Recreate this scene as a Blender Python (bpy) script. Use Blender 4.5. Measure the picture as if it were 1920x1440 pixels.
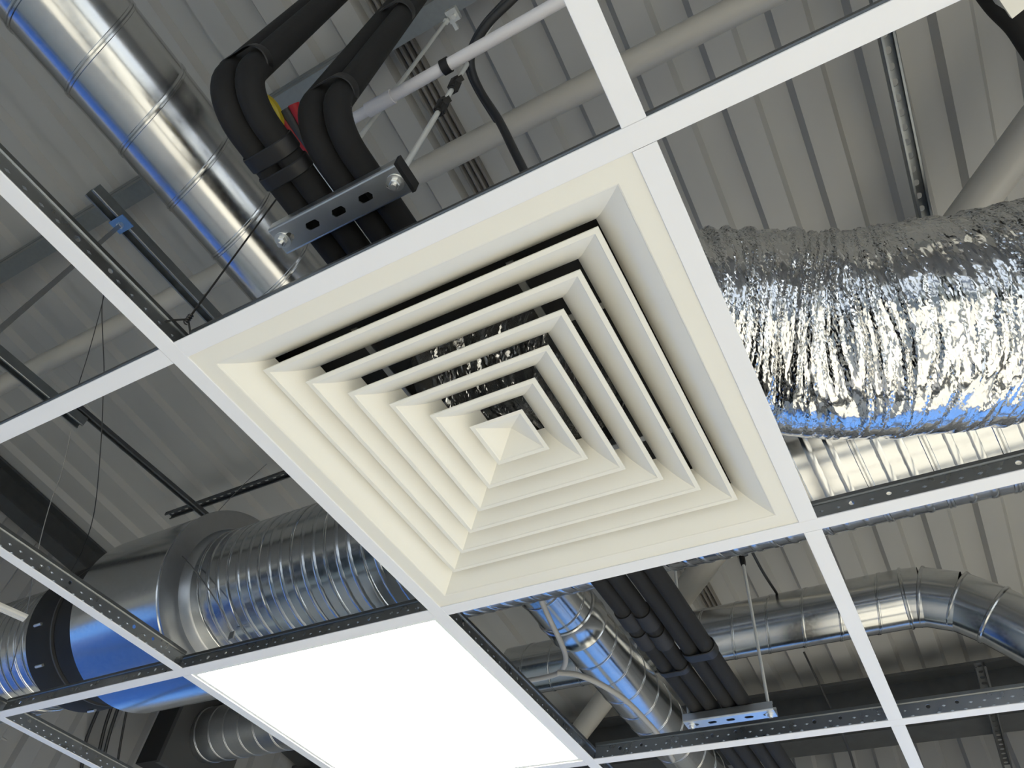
import bpy, math, random
import numpy as np
from mathutils import Vector, Matrix

random.seed(7)
rng = np.random.default_rng(11)
scene = bpy.context.scene
col = scene.collection
for o in list(bpy.data.objects):
    bpy.data.objects.remove(o)

# All coordinates below are metres relative to the underside of the ceiling
# grid (x along the cross tees, y along the main tees, z up); Z0 lifts them.
Z0 = 2.60

# ------------------------------------------------------------------ camera
FPX = 1365.66
CAM = Vector((0.67495, -0.25364, -0.65200))
RIGHT = Vector((0.8734296, 0.4785476, 0.0900717))
DOWN = Vector((-0.312563, 0.6927983, -0.649873))
FWD = Vector((-0.3733967, 0.5394653, 0.7546868))
cam = bpy.data.cameras.new('camera')
cam.sensor_fit = 'HORIZONTAL'
cam.sensor_width = 36.0
cam.lens = FPX / 1920.0 * 36.0
cam.clip_start = 0.02
cam.clip_end = 200
camo = bpy.data.objects.new('camera', cam)
col.objects.link(camo)
mw = Matrix.Identity(4)
for i in range(3):
    mw[i][0] = RIGHT[i]
    mw[i][1] = -DOWN[i]
    mw[i][2] = -FWD[i]
    mw[i][3] = CAM[i] + (Z0 if i == 2 else 0)
camo.matrix_world = mw
scene.camera = camo

# ------------------------------------------------------------------ light
scene.view_settings.view_transform = 'Standard'
scene.view_settings.look = 'None'
scene.view_settings.exposure = 1.22
scene.view_settings.gamma = 1.0
scene.view_settings.use_curve_mapping = False

world = bpy.data.worlds.new('sky')
scene.world = world
world.use_nodes = True
wn = world.node_tree
wn.nodes.clear()
sky = wn.nodes.new('ShaderNodeTexSky')
sky.sky_type = 'NISHITA'
sky.sun_disc = False
sky.sun_elevation = math.radians(28)
sky.sun_rotation = math.radians(105)
sky.air_density = 1.6
sky.dust_density = 0.2
sky.ozone_density = 3.0
bg = wn.nodes.new('ShaderNodeBackground')
bg.inputs['Strength'].default_value = 0.20
wo = wn.nodes.new('ShaderNodeOutputWorld')
tint = wn.nodes.new('ShaderNodeMixRGB')
tint.blend_type = 'MULTIPLY'
tint.inputs[0].default_value = 1.0
tint.inputs[2].default_value = (0.45, 0.74, 1.15, 1)   # clear deep blue sky
wn.links.new(sky.outputs[0], tint.inputs[1])
wn.links.new(tint.outputs[0], bg.inputs[0])
wn.links.new(bg.outputs[0], wo.inputs[0])

sun = bpy.data.lights.new('sun', 'SUN')
sun.energy = 7.8
sun.angle = math.radians(0.6)
sun.color = (1.0, 0.92, 0.79)
suno = bpy.data.objects.new('sun', sun)
suno.location = (8, -8, 10)
sun_dir = Vector((-0.84, 0.22, -0.47)).normalized()
suno.rotation_euler = sun_dir.to_track_quat('-Z', 'Y').to_euler()
col.objects.link(suno)

# ---------------------------------------------------------------- helpers
WO = {}          # object -> world origin (ceiling-relative)


def V3(p):
    return Vector(p)


def at(px, py, z):
    """point on the ray of a photograph pixel at height z above the grid"""
    d = RIGHT * ((px - 960) / FPX) + DOWN * ((py - 720) / FPX) + FWD
    return CAM + d * ((z - CAM.z) / d.z)


def bbox_c(V):
    lo = [min(v[i] for v in V) for i in range(3)]
    hi = [max(v[i] for v in V) for i in range(3)]
    return Vector([(a + b) / 2 for a, b in zip(lo, hi)])


def mesh_of(name, geo, org, mat, smooth):
    V, F = geo
    me = bpy.data.meshes.new(name)
    me.from_pydata([(v[0] - org[0], v[1] - org[1], v[2] - org[2]) for v in V], [], F)
    if mat is not None:
        me.materials.append(mat)
    if smooth:
        me.polygons.foreach_set('use_smooth', [True] * len(me.polygons))
        me.set_sharp_from_angle(angle=math.radians(smooth if smooth is not True else 40))
    me.update()
    return me


def props(o, label=None, cat=None, group=None, kind=None):
    if label: o['label'] = label
    if cat: o['category'] = cat
    if group: o['group'] = group
    if kind: o['kind'] = kind
    return o


def thing(name, loc, label=None, cat=None, group=None, kind=None):
    o = bpy.data.objects.new(name, None)
    o.empty_display_size = 0.05
    loc = Vector(loc)
    o.location = loc + Vector((0, 0, Z0))
    WO[o] = loc
    col.objects.link(o)
    return props(o, label, cat, group, kind)


def part(name, geo, mat, parent, smooth=False, label=None, kind=None):
    org = bbox_c(geo[0])
    me = mesh_of(name, geo, org, mat, smooth)
    o = bpy.data.objects.new(name, me)
    o.parent = parent
    o.location = org - WO[parent]
    WO[o] = org
    col.objects.link(o)
    return props(o, label, None, None, kind)


def inst(src, name, parent, org):
    """another copy of a part that shares its mesh"""
    o = src.copy()
    o.name = name
    o.parent = parent
    o.location = Vector(org) - WO[parent]
    WO[o] = Vector(org)
    col.objects.link(o)
    return o


def solo(name, geo, mat, label=None, cat=None, group=None, kind=None, smooth=False):
    org = bbox_c(geo[0])
    me = mesh_of(name, geo, org, mat, smooth)
    o = bpy.data.objects.new(name, me)
    o.location = org + Vector((0, 0, Z0))
    WO[o] = org
    col.objects.link(o)
    return props(o, label, cat, group, kind)


def join(*gs):
    V, F = [], []
    for g in gs:
        n = len(V)
        V += list(g[0])
        F += [tuple(i + n for i in f) for f in g[1]]
    return V, F


def box(x0, x1, y0, y1, z0, z1):
    V = [(x, y, z) for z in (z0, z1) for y in (y0, y1) for x in (x0, x1)]
    F = [(0, 2, 3, 1), (4, 5, 7, 6), (0, 1, 5, 4), (2, 6, 7, 3), (0, 4, 6, 2), (1, 3, 7, 5)]
    return V, F


def obox(c, ex, ey, ez, sx, sy, sz):
    """box with its own axes"""
    c, ex, ey, ez = V3(c), V3(ex).normalized(), V3(ey).normalized(), V3(ez).normalized()
    V = [tuple(c + ex * (a * sx / 2) + ey * (b * sy / 2) + ez * (d * sz / 2))
         for d in (-1, 1) for b in (-1, 1) for a in (-1, 1)]
    return V, box(0, 1, 0, 1, 0, 1)[1]


def frames(path):
    P = [V3(p) for p in path]
    T = []
    for i in range(len(P)):
        a = P[max(i - 1, 0)]
        b = P[min(i + 1, len(P) - 1)]
        T.append((b - a).normalized())
    up = Vector((0, 0, 1)) if abs(T[0].z) < 0.9 else Vector((1, 0, 0))
    n = (up - T[0] * up.dot(T[0])).normalized()
    out = []
    for i in range(len(P)):
        n = (n - T[i] * n.dot(T[i])).normalized()
        out.append((P[i], T[i], n, T[i].cross(n)))
    return out


def tube(path, r, n=12, caps=True):
    V, F = [], []
    fr = frames(path)
    for i, (p, t, a, b) in enumerate(fr):
        rr = r[i] if isinstance(r, (list, tuple)) else r
        for k in range(n):
            th = 2 * math.pi * k / n
            V.append(tuple(p + a * (rr * math.cos(th)) + b * (rr * math.sin(th))))
    for i in range(len(fr) - 1):
        for k in range(n):
            k2 = (k + 1) % n
            F.append((i * n + k, i * n + k2, (i + 1) * n + k2, (i + 1) * n + k))
    if caps:
        F.append(tuple(reversed(range(n))))
        F.append(tuple((len(fr) - 1) * n + k for k in range(n)))
    return V, F


def spline(pts, m=8):
    """Catmull-Rom through points"""
    P = [V3(p) for p in pts]
    P = [P[0] * 2 - P[1]] + P + [P[-1] * 2 - P[-2]]
    out = []
    for i in range(1, len(P) - 2):
        for k in range(m):
            t = k / m
            p0, p1, p2, p3 = P[i - 1], P[i], P[i + 1], P[i + 2]
            out.append(0.5 * ((2 * p1) + (p2 - p0) * t + (2 * p0 - 5 * p1 + 4 * p2 - p3) * t * t
                              + (3 * p1 - p0 - 3 * p2 + p3) * t ** 3))
    out.append(P[-2])
    return out


def basis(d):
    d = V3(d).normalized()
    up = Vector((0, 0, 1)) if abs(d.z) < 0.9 else Vector((0, 1, 0))
    a = (up - d * up.dot(d)).normalized()
    return d, a, d.cross(a)


def lathe(p0, d, prof, n=48, closed=False):
    """revolve (distance along d, radius) pairs about the axis through p0"""
    d, a, b = basis(d)
    p0 = V3(p0)
    V, F = [], []
    for s, r in prof:
        for k in range(n):
            th = 2 * math.pi * k / n
            V.append(tuple(p0 + d * s + a * (r * math.cos(th)) + b * (r * math.sin(th))))
    m = len(prof)
    for i in range(m - 1 + (1 if closed else 0)):
        j = (i + 1) % m
        for k in range(n):
            k2 = (k + 1) % n
            F.append((i * n + k, i * n + k2, j * n + k2, j * n + k))
    return V, F


def cyl(p0, p1, r, n=24):
    p0, p1 = V3(p0), V3(p1)
    g = lathe(p0, p1 - p0, [(0, r), ((p1 - p0).length, r)], n)
    F = g[1] + [tuple(reversed(range(n))), tuple(range(n, 2 * n))]
    return g[0], F


def helix(p0, d, R, L, pitch, prof, phase=0.0, seg=36, hand=1):
    """ridge that winds round a duct; prof = (along, height) across the ridge"""
    d, a, b = basis(d)
    p0 = V3(p0)
    V, F = [], []
    N = int(L / pitch * seg)
    m = len(prof)
    for i in range(N + 1):
        th = hand * 2 * math.pi * i / seg + phase
        e = a * math.cos(th) + b * math.sin(th)
        s = i / seg * pitch
        for u, h in prof:
            V.append(tuple(p0 + d * (s + u) + e * (R + h)))
    for i in range(N):
        for k in range(m - 1):
            F.append((i * m + k, i * m + k + 1, (i + 1) * m + k + 1, (i + 1) * m + k))
    return V, F


def extrude(prof, o, ea, eb, el, L, closed=True, caps=True):
    o, ea, eb, el = V3(o), V3(ea), V3(eb), V3(el)
    V = [tuple(o + ea * u + eb * v + el * s) for s in (0, L) for u, v in prof]
    m = len(prof)
    F = []
    for k in range(m if closed else m - 1):
        k2 = (k + 1) % m
        F.append((k, k2, m + k2, m + k))
    if closed and caps:
        F.append(tuple(reversed(range(m))))
        F.append(tuple(range(m, 2 * m)))
    return V, F


def plate(o, el, ew, en, L, w0, w1, t, holes):
    """flat strip with real holes; holes = (along, across, length, width)"""
    o, el, ew, en = V3(o), V3(el), V3(ew), V3(en)
    V, F = [], []

    def q(s, w, h):
        V.append(tuple(o + el * s + ew * w + en * h))
        return len(V) - 1
    holes = sorted(holes)
    cuts = [0.0] + [(a[0] + b[0]) / 2 for a, b in zip(holes, holes[1:])] + [L]
    if not holes:
        for h in (0, t):
            F.append((q(0, w0, h), q(L, w0, h), q(L, w1, h), q(0, w1, h)))
    for i, (hs, hw, hl, hd) in enumerate(holes):
        a, b = cuts[i] - hs, cuts[i + 1] - hs
        c, d = w0 - hw, w1 - hw
        cor = [math.atan2(y, x) % (2 * math.pi) for x, y in ((a, c), (b, c), (b, d), (a, d))]
        angs = sorted(set([round(2 * math.pi * k / 12, 5) for k in range(12)] + [round(z, 5) for z in cor]))
        half, r = max(0, (hl - hd) / 2), hd / 2
        for h in (0, t):
            inn, outp = [], []
            for th in angs:
                cc, ss = math.cos(th), math.sin(th)
                tt = r / abs(ss) if abs(ss) > 1e-6 else 1e9
                if tt * abs(cc) > half:
                    tt = half * abs(cc) + math.sqrt(max(0, r * r - half * half * ss * ss))
                inn.append(q(hs + tt * cc, hw + tt * ss, h))
                m = 1e9
                if cc > 1e-9: m = min(m, b / cc)
                if cc < -1e-9: m = min(m, a / cc)
                if ss > 1e-9: m = min(m, d / ss)
                if ss < -1e-9: m = min(m, c / ss)
                outp.append(q(hs + m * cc, hw + m * ss, h))
            n = len(angs)
            for k in range(n):
                k2 = (k + 1) % n
                F.append((inn[k], outp[k], outp[k2], inn[k2]))
            if h == 0:
                first = inn
        for k in range(len(angs)):
            k2 = (k + 1) % len(angs)
            F.append((first[k], first[k2], inn[k2], inn[k]))
    # outer rim
    a = [q(0, w0, 0), q(L, w0, 0), q(L, w1, 0), q(0, w1, 0)]
    b = [q(0, w0, t), q(L, w0, t), q(L, w1, t), q(0, w1, t)]
    for k in range(4):
        F.append((a[k], a[(k + 1) % 4], b[(k + 1) % 4], b[k]))
    return V, F


# -------------------------------------------------------------- materials
def material(name, base, rough=0.5, metal=0.0, var=0.0, scale=8.0, rvar=0.0, bump=0.0,
             bscale=80.0, kind='noise', stretch=(1, 1, 1), emit=None, estr=0.0, coat=0.0):
    m = bpy.data.materials.new(name)
    m.use_nodes = True
    nt = m.node_tree
    b = nt.nodes['Principled BSDF']
    b.inputs['Base Color'].default_value = (*base, 1)
    b.inputs['Roughness'].default_value = rough
    b.inputs['Metallic'].default_value = metal
    if coat:
        b.inputs['Coat Weight'].default_value = coat
    if emit:
        b.inputs['Emission Color'].default_value = (*emit, 1)
        b.inputs['Emission Strength'].default_value = estr
    tc = nt.nodes.new('ShaderNodeTexCoord')
    mp = nt.nodes.new('ShaderNodeMapping')
    mp.inputs['Scale'].default_value = stretch
    nt.links.new(tc.outputs['Object'], mp.inputs[0])
    if var or rvar:
        if kind == 'voronoi':
            tx = nt.nodes.new('ShaderNodeTexVoronoi')
            tx.inputs['Scale'].default_value = scale
            sep = nt.nodes.new('ShaderNodeSeparateColor')
            nt.links.new(tx.outputs['Color'], sep.inputs[0])
            fac = sep.outputs[0]
        else:
            tx = nt.nodes.new('ShaderNodeTexNoise')
            tx.inputs['Scale'].default_value = scale
            tx.inputs['Detail'].default_value = 6
            fac = tx.outputs[0]
        nt.links.new(mp.outputs[0], tx.inputs['Vector'])
        if var:
            mx = nt.nodes.new('ShaderNodeMixRGB')
            mx.inputs[1].default_value = (*[max(0, c * (1 - var)) for c in base], 1)
            mx.inputs[2].default_value = (*[min(1, c * (1 + var)) for c in base], 1)
            nt.links.new(fac, mx.inputs[0])
            nt.links.new(mx.outputs[0], b.inputs['Base Color'])
        if rvar:
            mr = nt.nodes.new('ShaderNodeMapRange')
            mr.inputs['From Min'].default_value = 0.2
            mr.inputs['From Max'].default_value = 0.8
            mr.inputs['To Min'].default_value = max(0.02, rough - rvar)
            mr.inputs['To Max'].default_value = min(1, rough + rvar)
            nt.links.new(fac, mr.inputs[0])
            nt.links.new(mr.outputs[0], b.inputs['Roughness'])
    if bump:
        n2 = nt.nodes.new('ShaderNodeTexNoise')
        n2.inputs['Scale'].default_value = bscale
        n2.inputs['Detail'].default_value = 4
        nt.links.new(mp.outputs[0], n2.inputs['Vector'])
        bp = nt.nodes.new('ShaderNodeBump')
        bp.inputs['Strength'].default_value = bump
        bp.inputs['Distance'].default_value = 0.004
        nt.links.new(n2.outputs[0], bp.inputs['Height'])
        nt.links.new(bp.outputs[0], b.inputs['Normal'])
    return m


M = {}
M['tee_white'] = material('tee white paint', (0.80, 0.80, 0.81), 0.38, var=0.02, scale=5)
M['tee_metal'] = material('tee galvanised web', (0.33, 0.345, 0.355), 0.30, 1.0, var=0.12, scale=30, rvar=0.08)
M['tee_bulb'] = material('tee galvanised bulb', (0.20, 0.21, 0.215), 0.36, 1.0)
M['cream'] = material('diffuser cream paint', (0.80, 0.775, 0.69), 0.42, var=0.02, scale=6)
M['black'] = material('matt black', (0.010, 0.010, 0.011), 0.6)
M['galv'] = material('galvanised steel', (0.57, 0.58, 0.585), 0.18, 1.0, var=0.07, scale=90, rvar=0.045)
M['galv_dull'] = material('galvanised steel weathered', (0.46, 0.47, 0.48), 0.34, 1.0, var=0.08, scale=60, rvar=0.05)
M['zinc'] = material('zinc plated strut', (0.74, 0.76, 0.77), 0.34, 1.0, var=0.05, scale=50)
M['rod'] = material('zinc plated rod', (0.74, 0.75, 0.73), 0.5, 0.45)
M['bright'] = material('bright zinc', (0.86, 0.87, 0.86), 0.40, 1.0)
M['foil'] = material('aluminium foil', (0.73, 0.73, 0.725), 0.11, 1.0, rvar=0.04, scale=40)
M['insul'] = material('black pipe insulation', (0.0060, 0.0062, 0.0068), 0.85, var=0.5, scale=14, bump=0.10, bscale=120)
M['insul_grey'] = material('charcoal pipe insulation', (0.013, 0.013, 0.014), 0.66, var=0.35, scale=14, bump=0.08, bscale=120)
M['print'] = material('faint grey print', (0.075, 0.075, 0.08), 0.7)
M['tape'] = material('black rubber tape', (0.006, 0.006, 0.007), 0.5, bump=0.05, bscale=90)
M['deck'] = material('roof liner paint', (0.40, 0.392, 0.372), 0.45, var=0.05, scale=3)
M['wallclad'] = material('wall liner paint', (0.36, 0.36, 0.36), 0.45, var=0.05, scale=3)
M['beige'] = material('cream painted steel', (0.50, 0.47, 0.41), 0.40, var=0.05, scale=10)
M['darksteel'] = material('dark steel section', (0.10, 0.105, 0.11), 0.5, 0.6, var=0.2, scale=20)
M['fold'] = material('brown grey folded sheet', (0.19, 0.175, 0.155), 0.5)
M['purlin'] = material('galvanised purlin', (0.30, 0.32, 0.33), 0.42, 1.0, var=0.15, scale=70, rvar=0.08)
M['pvc'] = material('white plastic conduit', (0.74, 0.72, 0.73), 0.35)
M['white_plastic'] = material('white plastic', (0.78, 0.76, 0.70), 0.4)
M['cable_black'] = material('black cable sheath', (0.018, 0.019, 0.021), 0.45)
M['cable_grey'] = material('grey cable sheath', (0.42, 0.41, 0.39), 0.5)
M['wire'] = material('dark annealed wire', (0.05, 0.05, 0.05), 0.5, 0.5)
M['wire_grey'] = material('grey wire', (0.22, 0.22, 0.22), 0.45, 0.8)
M['yellow'] = material('yellow plastic', (0.62, 0.47, 0.03), 0.4)
M['red'] = material('red plastic', (0.50, 0.02, 0.03), 0.4)
M['darkgrey'] = material('dark grey plastic', (0.06, 0.06, 0.06), 0.5)
M['blue'] = material('blue plastic', (0.09, 0.20, 0.45), 0.45)
M['led'] = material('lit opal diffuser', (0.9, 0.9, 0.9), 0.5, emit=(1.0, 0.93, 0.81), estr=20.0)
M['led_frame'] = material('panel frame white', (0.80, 0.82, 0.80), 0.35)
M['floor'] = material('light screed floor', (0.66, 0.605, 0.515), 0.6, var=0.12, scale=1.5)
M['plaster'] = material('warm white plaster', (0.70, 0.67, 0.61), 0.7, var=0.03, scale=2)
M['alu'] = material('grey window frame', (0.16, 0.17, 0.18), 0.4, 0.3)
M['ground'] = material('pale paving', (0.36, 0.34, 0.30), 0.8, var=0.15, scale=0.5)
M['blue_bounce'] = material('added blue bounce ground', (0.070, 0.170, 0.350), 0.7, var=0.15, scale=0.5)  # invented ground colour that throws blue into the metal
M['glass'] = bpy.data.materials.new('window glass')
M['glass'].use_nodes = True
nt = M['glass'].node_tree
nt.nodes.clear()
tr = nt.nodes.new('ShaderNodeBsdfTransparent')
tr.inputs[0].default_value = (0.93, 0.96, 0.97, 1)
gl = nt.nodes.new('ShaderNodeBsdfGlossy')
gl.inputs['Roughness'].default_value = 0.02
fr = nt.nodes.new('ShaderNodeFresnel')
fr.inputs['IOR'].default_value = 1.45
mx = nt.nodes.new('ShaderNodeMixShader')
ou = nt.nodes.new('ShaderNodeOutputMaterial')
nt.links.new(fr.outputs[0], mx.inputs[0])
nt.links.new(tr.outputs[0], mx.inputs[1])
nt.links.new(gl.outputs[0], mx.inputs[2])
nt.links.new(mx.outputs[0], ou.inputs[0])

# ================================================================ SETTING
X0, X1, Y0, Y1 = -3.42, 4.2, -4.0, 4.12
FLOOR = -2.6
H0, SL = 1.85, -0.106


def roof_z(y):
    return H0 + SL * y


solo('floor', box(X0 - 0.2, X1 + 0.2, Y0 - 0.2, Y1 + 0.2, FLOOR - 0.15, FLOOR), M['floor'], kind='structure')
solo('ground', box(-60, 60, -60, 60, FLOOR - 0.35, FLOOR - 0.2), M['ground'], kind='structure')

solo('ground_blue_bounce', join(box(-40, 7, Y1 + 0.5, 40, FLOOR - 0.2, FLOOR - 0.19), box(-40, X0 - 0.5, -8, Y1 + 0.5, FLOOR - 0.2, FLOOR - 0.19)), M['blue_bounce'], kind='structure')  # unseen blue ground added to give the ducts their blue reflections

# ribbed roof deck: sheets of five ribs
PITCH, RIBH = 0.207, 0.032
FLAT, SIDE = 0.086, 0.0175


def ribs(n):
    pr = []
    x = 0.0
    for k in range(n):
        pr += [(x, 0), (x + FLAT, 0), (x + FLAT + SIDE, RIBH), (x + 2 * FLAT + SIDE, RIBH)]
        x += PITCH
    pr.append((x, 0))
    return pr


roof = thing('ceiling', (0, 0, H0), kind='structure')
roof['label'] = 'ribbed pale grey metal roof deck above the open ceiling grid'
xs = X0 - 0.06
first = None
YA, YB = Y0 - 0.1, Y1 + 0.1
RX0 = 0.690 - 0.0095 - 5 * PITCH * 4
k = 0
x = RX0
while x < X1 + 0.1:
    el = Vector((0, YB - YA, roof_z(YB) - roof_z(YA)))
    L = el.length
    prof = ribs(5)
    up = prof + [(u, v + 0.0012) for u, v in reversed(prof)]
    g = extrude(up, (x, YA, roof_z(YA) + 0.0005 * (k % 2)), (1, 0, 0), (0, 0, 1), el / L, L)
    part('roof_sheet', g, M['deck'], roof)
    x += 5 * PITCH
    k += 1
# insulated outer skin above the liner closes the roof
part('outer_skin', extrude([(X0 - 0.3, 0.10), (X1 + 0.3, 0.10), (X1 + 0.3, 0.14), (X0 - 0.3, 0.14)], (0, YA, roof_z(YA)),
                           (1, 0, 0), (0, 0, 1), el / L, L), M['deck'], roof)


def build_wall(name, axis, pos, out, a0, a1, ztop0, ztop1, bays, zl, zh, clad):
    """axis 'x': wall at x=pos running along y. out=+1/-1 outward side."""
    w = thing(name, (pos, 0, FLOOR) if axis == 'x' else (0, pos, FLOOR), kind='structure')
    t0, t1 = (pos, pos + 0.18 * out) if out > 0 else (pos + 0.18 * out, pos)

    def bx(s0, s1, z0, z1, ta=t0, tb=t1):
        return box(ta, tb, s0, s1, z0, z1) if axis == 'x' else box(s0, s1, ta, tb, z0, z1)
    gs = [bx(a0, a1, FLOOR, zl), bx(a0, a1, zh, max(ztop0, ztop1) + 0.1)]
    edges = [a0]
    for s0, s1 in bays:
        gs.append(bx(edges[-1], s0, zl, zh))
        edges.append(s1)
    gs.append(bx(edges[-1], a1, zl, zh))
    part('wall_body', join(*gs), M['plaster'], w)
    if clad:
        n = int((a1 - a0) / (5 * PITCH)) + 1
        for k in range(n):
            s = a0 + k * 5 * PITCH
            pr = [(u, -v) for u, v in ribs(5)]
            up = pr + [(u, v - 0.0012) for u, v in reversed(pr)]
            if axis == 'x':
                g = extrude(up, (pos - out * 0.036, s, 0.12), (0, 1, 0), (-out, 0, 0), (0, 0, 1), max(ztop0, ztop1) - 0.12)
            else:
                g = extrude(up, (s, pos - out * 0.036, 0.12), (1, 0, 0), (0, -out, 0), (0, 0, 1), max(ztop0, ztop1) - 0.12)
            part('wall_sheet', g, M['wallclad'], w)
    return w


WN = [0]


def windows(axis, pos, out, bays, zl, zh):
    for s0, s1 in bays:
        WN[0] += 1
        p = pos + 0.09 * out
        loc = (p, (s0 + s1) / 2, zl) if axis == 'x' else ((s0 + s1) / 2, p, zl)
        w = thing('window_%d' % WN[0], loc, kind='structure')

        def bx(a, b, z0, z1, h=0.03):
            return box(p - h, p + h, a, b, z0, z1) if axis == 'x' else box(a, b, p - h, p + h, z0, z1)
        f = 0.05
        part('window_frame', join(bx(s0, s1, zl, zl + f), bx(s0, s1, zh - f, zh), bx(s0, s0 + f, zl + f, zh - f),
                                  bx(s1 - f, s1, zl + f, zh - f)), M['alu'], w)
        mid = (s0 + s1) / 2
        part('mullion', bx(mid - 0.025, mid + 0.025, zl + f, zh - f), M['alu'], w)
        for a, b in ((s0 + f, mid - 0.025), (mid + 0.025, s1 - f)):
            part('pane', bx(a, b, zl + f, zh - f, 0.003), M['glass'], w)


ZL, ZH = -2.45, -0.22
bl = [(-3.6, -1.4), (-1.1, 1.1), (1.4, 3.7)]
bf = [(-3.1, -0.9), (-0.6, 1.6), (1.9, 4.0)]
build_wall('wall_left', 'x', X0, -1, Y0, Y1, roof_z(Y0), roof_z(Y1), bl, ZL, ZH, True)
build_wall('wall_far', 'y', Y1, 1, X0, X1, roof_z(Y1), roof_z(Y1), bf, ZL, ZH, True)
build_wall('wall_right', 'x', X1, 1, Y0, Y1, roof_z(Y0), roof_z(Y1), bl, ZL, ZH, True)
build_wall('wall_back', 'y', Y0, -1, X0, X1, roof_z(Y0), roof_z(Y0), bf, ZL, ZH, True)
windows('x', X0, -1, bl, ZL, ZH)
windows('y', Y1, 1, bf, ZL, ZH)
windows('x', X1, 1, bl, ZL, ZH)
windows('y', Y0, -1, bf, ZL, ZH)

# eaves beam, purlin, ridge trims
def purlin(name, o, el, L, h, w, mat, label, group=None, ew=(0, 1, 0)):
    """lipped C section hanging under the deck"""
    t = 0.003
    pr = [(0, 0), (w, 0), (w, -0.018), (w - t, -0.018), (w - t, -t), (t, -t), (t, -h * 0.42), (t + 0.012, -h * 0.5), (t, -h * 0.58), (t, -h + t),
          (w - t, -h + t), (w - t, -h + 0.018), (w, -h + 0.018), (w, -h), (0, -h), (0, -h * 0.58), (0.012, -h * 0.5), (0, -h * 0.42)]
    return solo(name, extrude(pr, o, ew, (0, 0, 1), el, L), mat, label, 'purlin', group)


purlin('roof_purlin', (X0, 0.012, roof_z(0.04) - 0.004), (1, 0, 0), X1 - X0, 0.15, 0.06, M['purlin'],
       'galvanised steel purlin crossing the roof behind the black pipes and round duct')
g = join(box(X0, X1, 3.62, 3.80, 1.06, 1.075), box(X0, X1, 3.62, 3.80, 1.31, 1.325), box(X0, X1, 3.70, 3.712, 1.075, 1.31))
solo('eaves_beam', g, M['darksteel'], 'long dark steel eaves beam at the end of the roof, bottom right', 'beam')
el_ = Vector((0, 1, SL)).normalized()
g = join(*[extrude(pr_, (X0 + 0.06, -3.9, roof_z(-3.9) - 0.004), (1, 0, 0), (0, 0, 1), el_, 7.9) for pr_ in (
    [(0, -0.012), (0.12, -0.012), (0.12, 0), (0, 0)], [(0, -0.15), (0.12, -0.15), (0.12, -0.138), (0, -0.138)], [(0.054, -0.138), (0.066, -0.138), (0.066, -0.012), (0.054, -0.012)])])
solo('wall_rail', g, M['darksteel'], 'dark steel beam sloping along the top of the left wall under the roof', 'beam')

t = thing('roof_joint', (-0.165, 0, roof_z(0)), 'narrow dark folded joint strip running under the roof deck behind the bright rod', 'joint strip')
for k_ in range(4):
    xx = -0.215 + 0.022 * k_
    el_ = Vector((0, 1, SL)).normalized()
    part('fold', extrude([(0, 0), (0.004, -0.022), (0.012, -0.022), (0.016, 0)], (xx, -1.0, roof_z(-1.0) - 0.002), (1, 0, 0), (0, 0, 1), el_, 4.2), M['fold'], t)

# painted round steel tubes
solo('steel_tube', cyl((X0 + 0.05, 0.385, 1.50), (X1, 0.385, 1.50), 0.038, 32), M['beige'],
     'long straight cream painted round steel tube crossing under the roof deck', 'tube', smooth=True)
a, b = V3((1.34, 1.12, 1.48)), V3((-1.03, 3.42, 1.24))
d = (b - a)
solo('brace_tube', cyl(a - d * 0.22, b + d * 0.08, 0.056, 32), M['beige'],
     'thick cream painted diagonal brace tube beyond the silver foil duct', 'tube', smooth=True)

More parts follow.
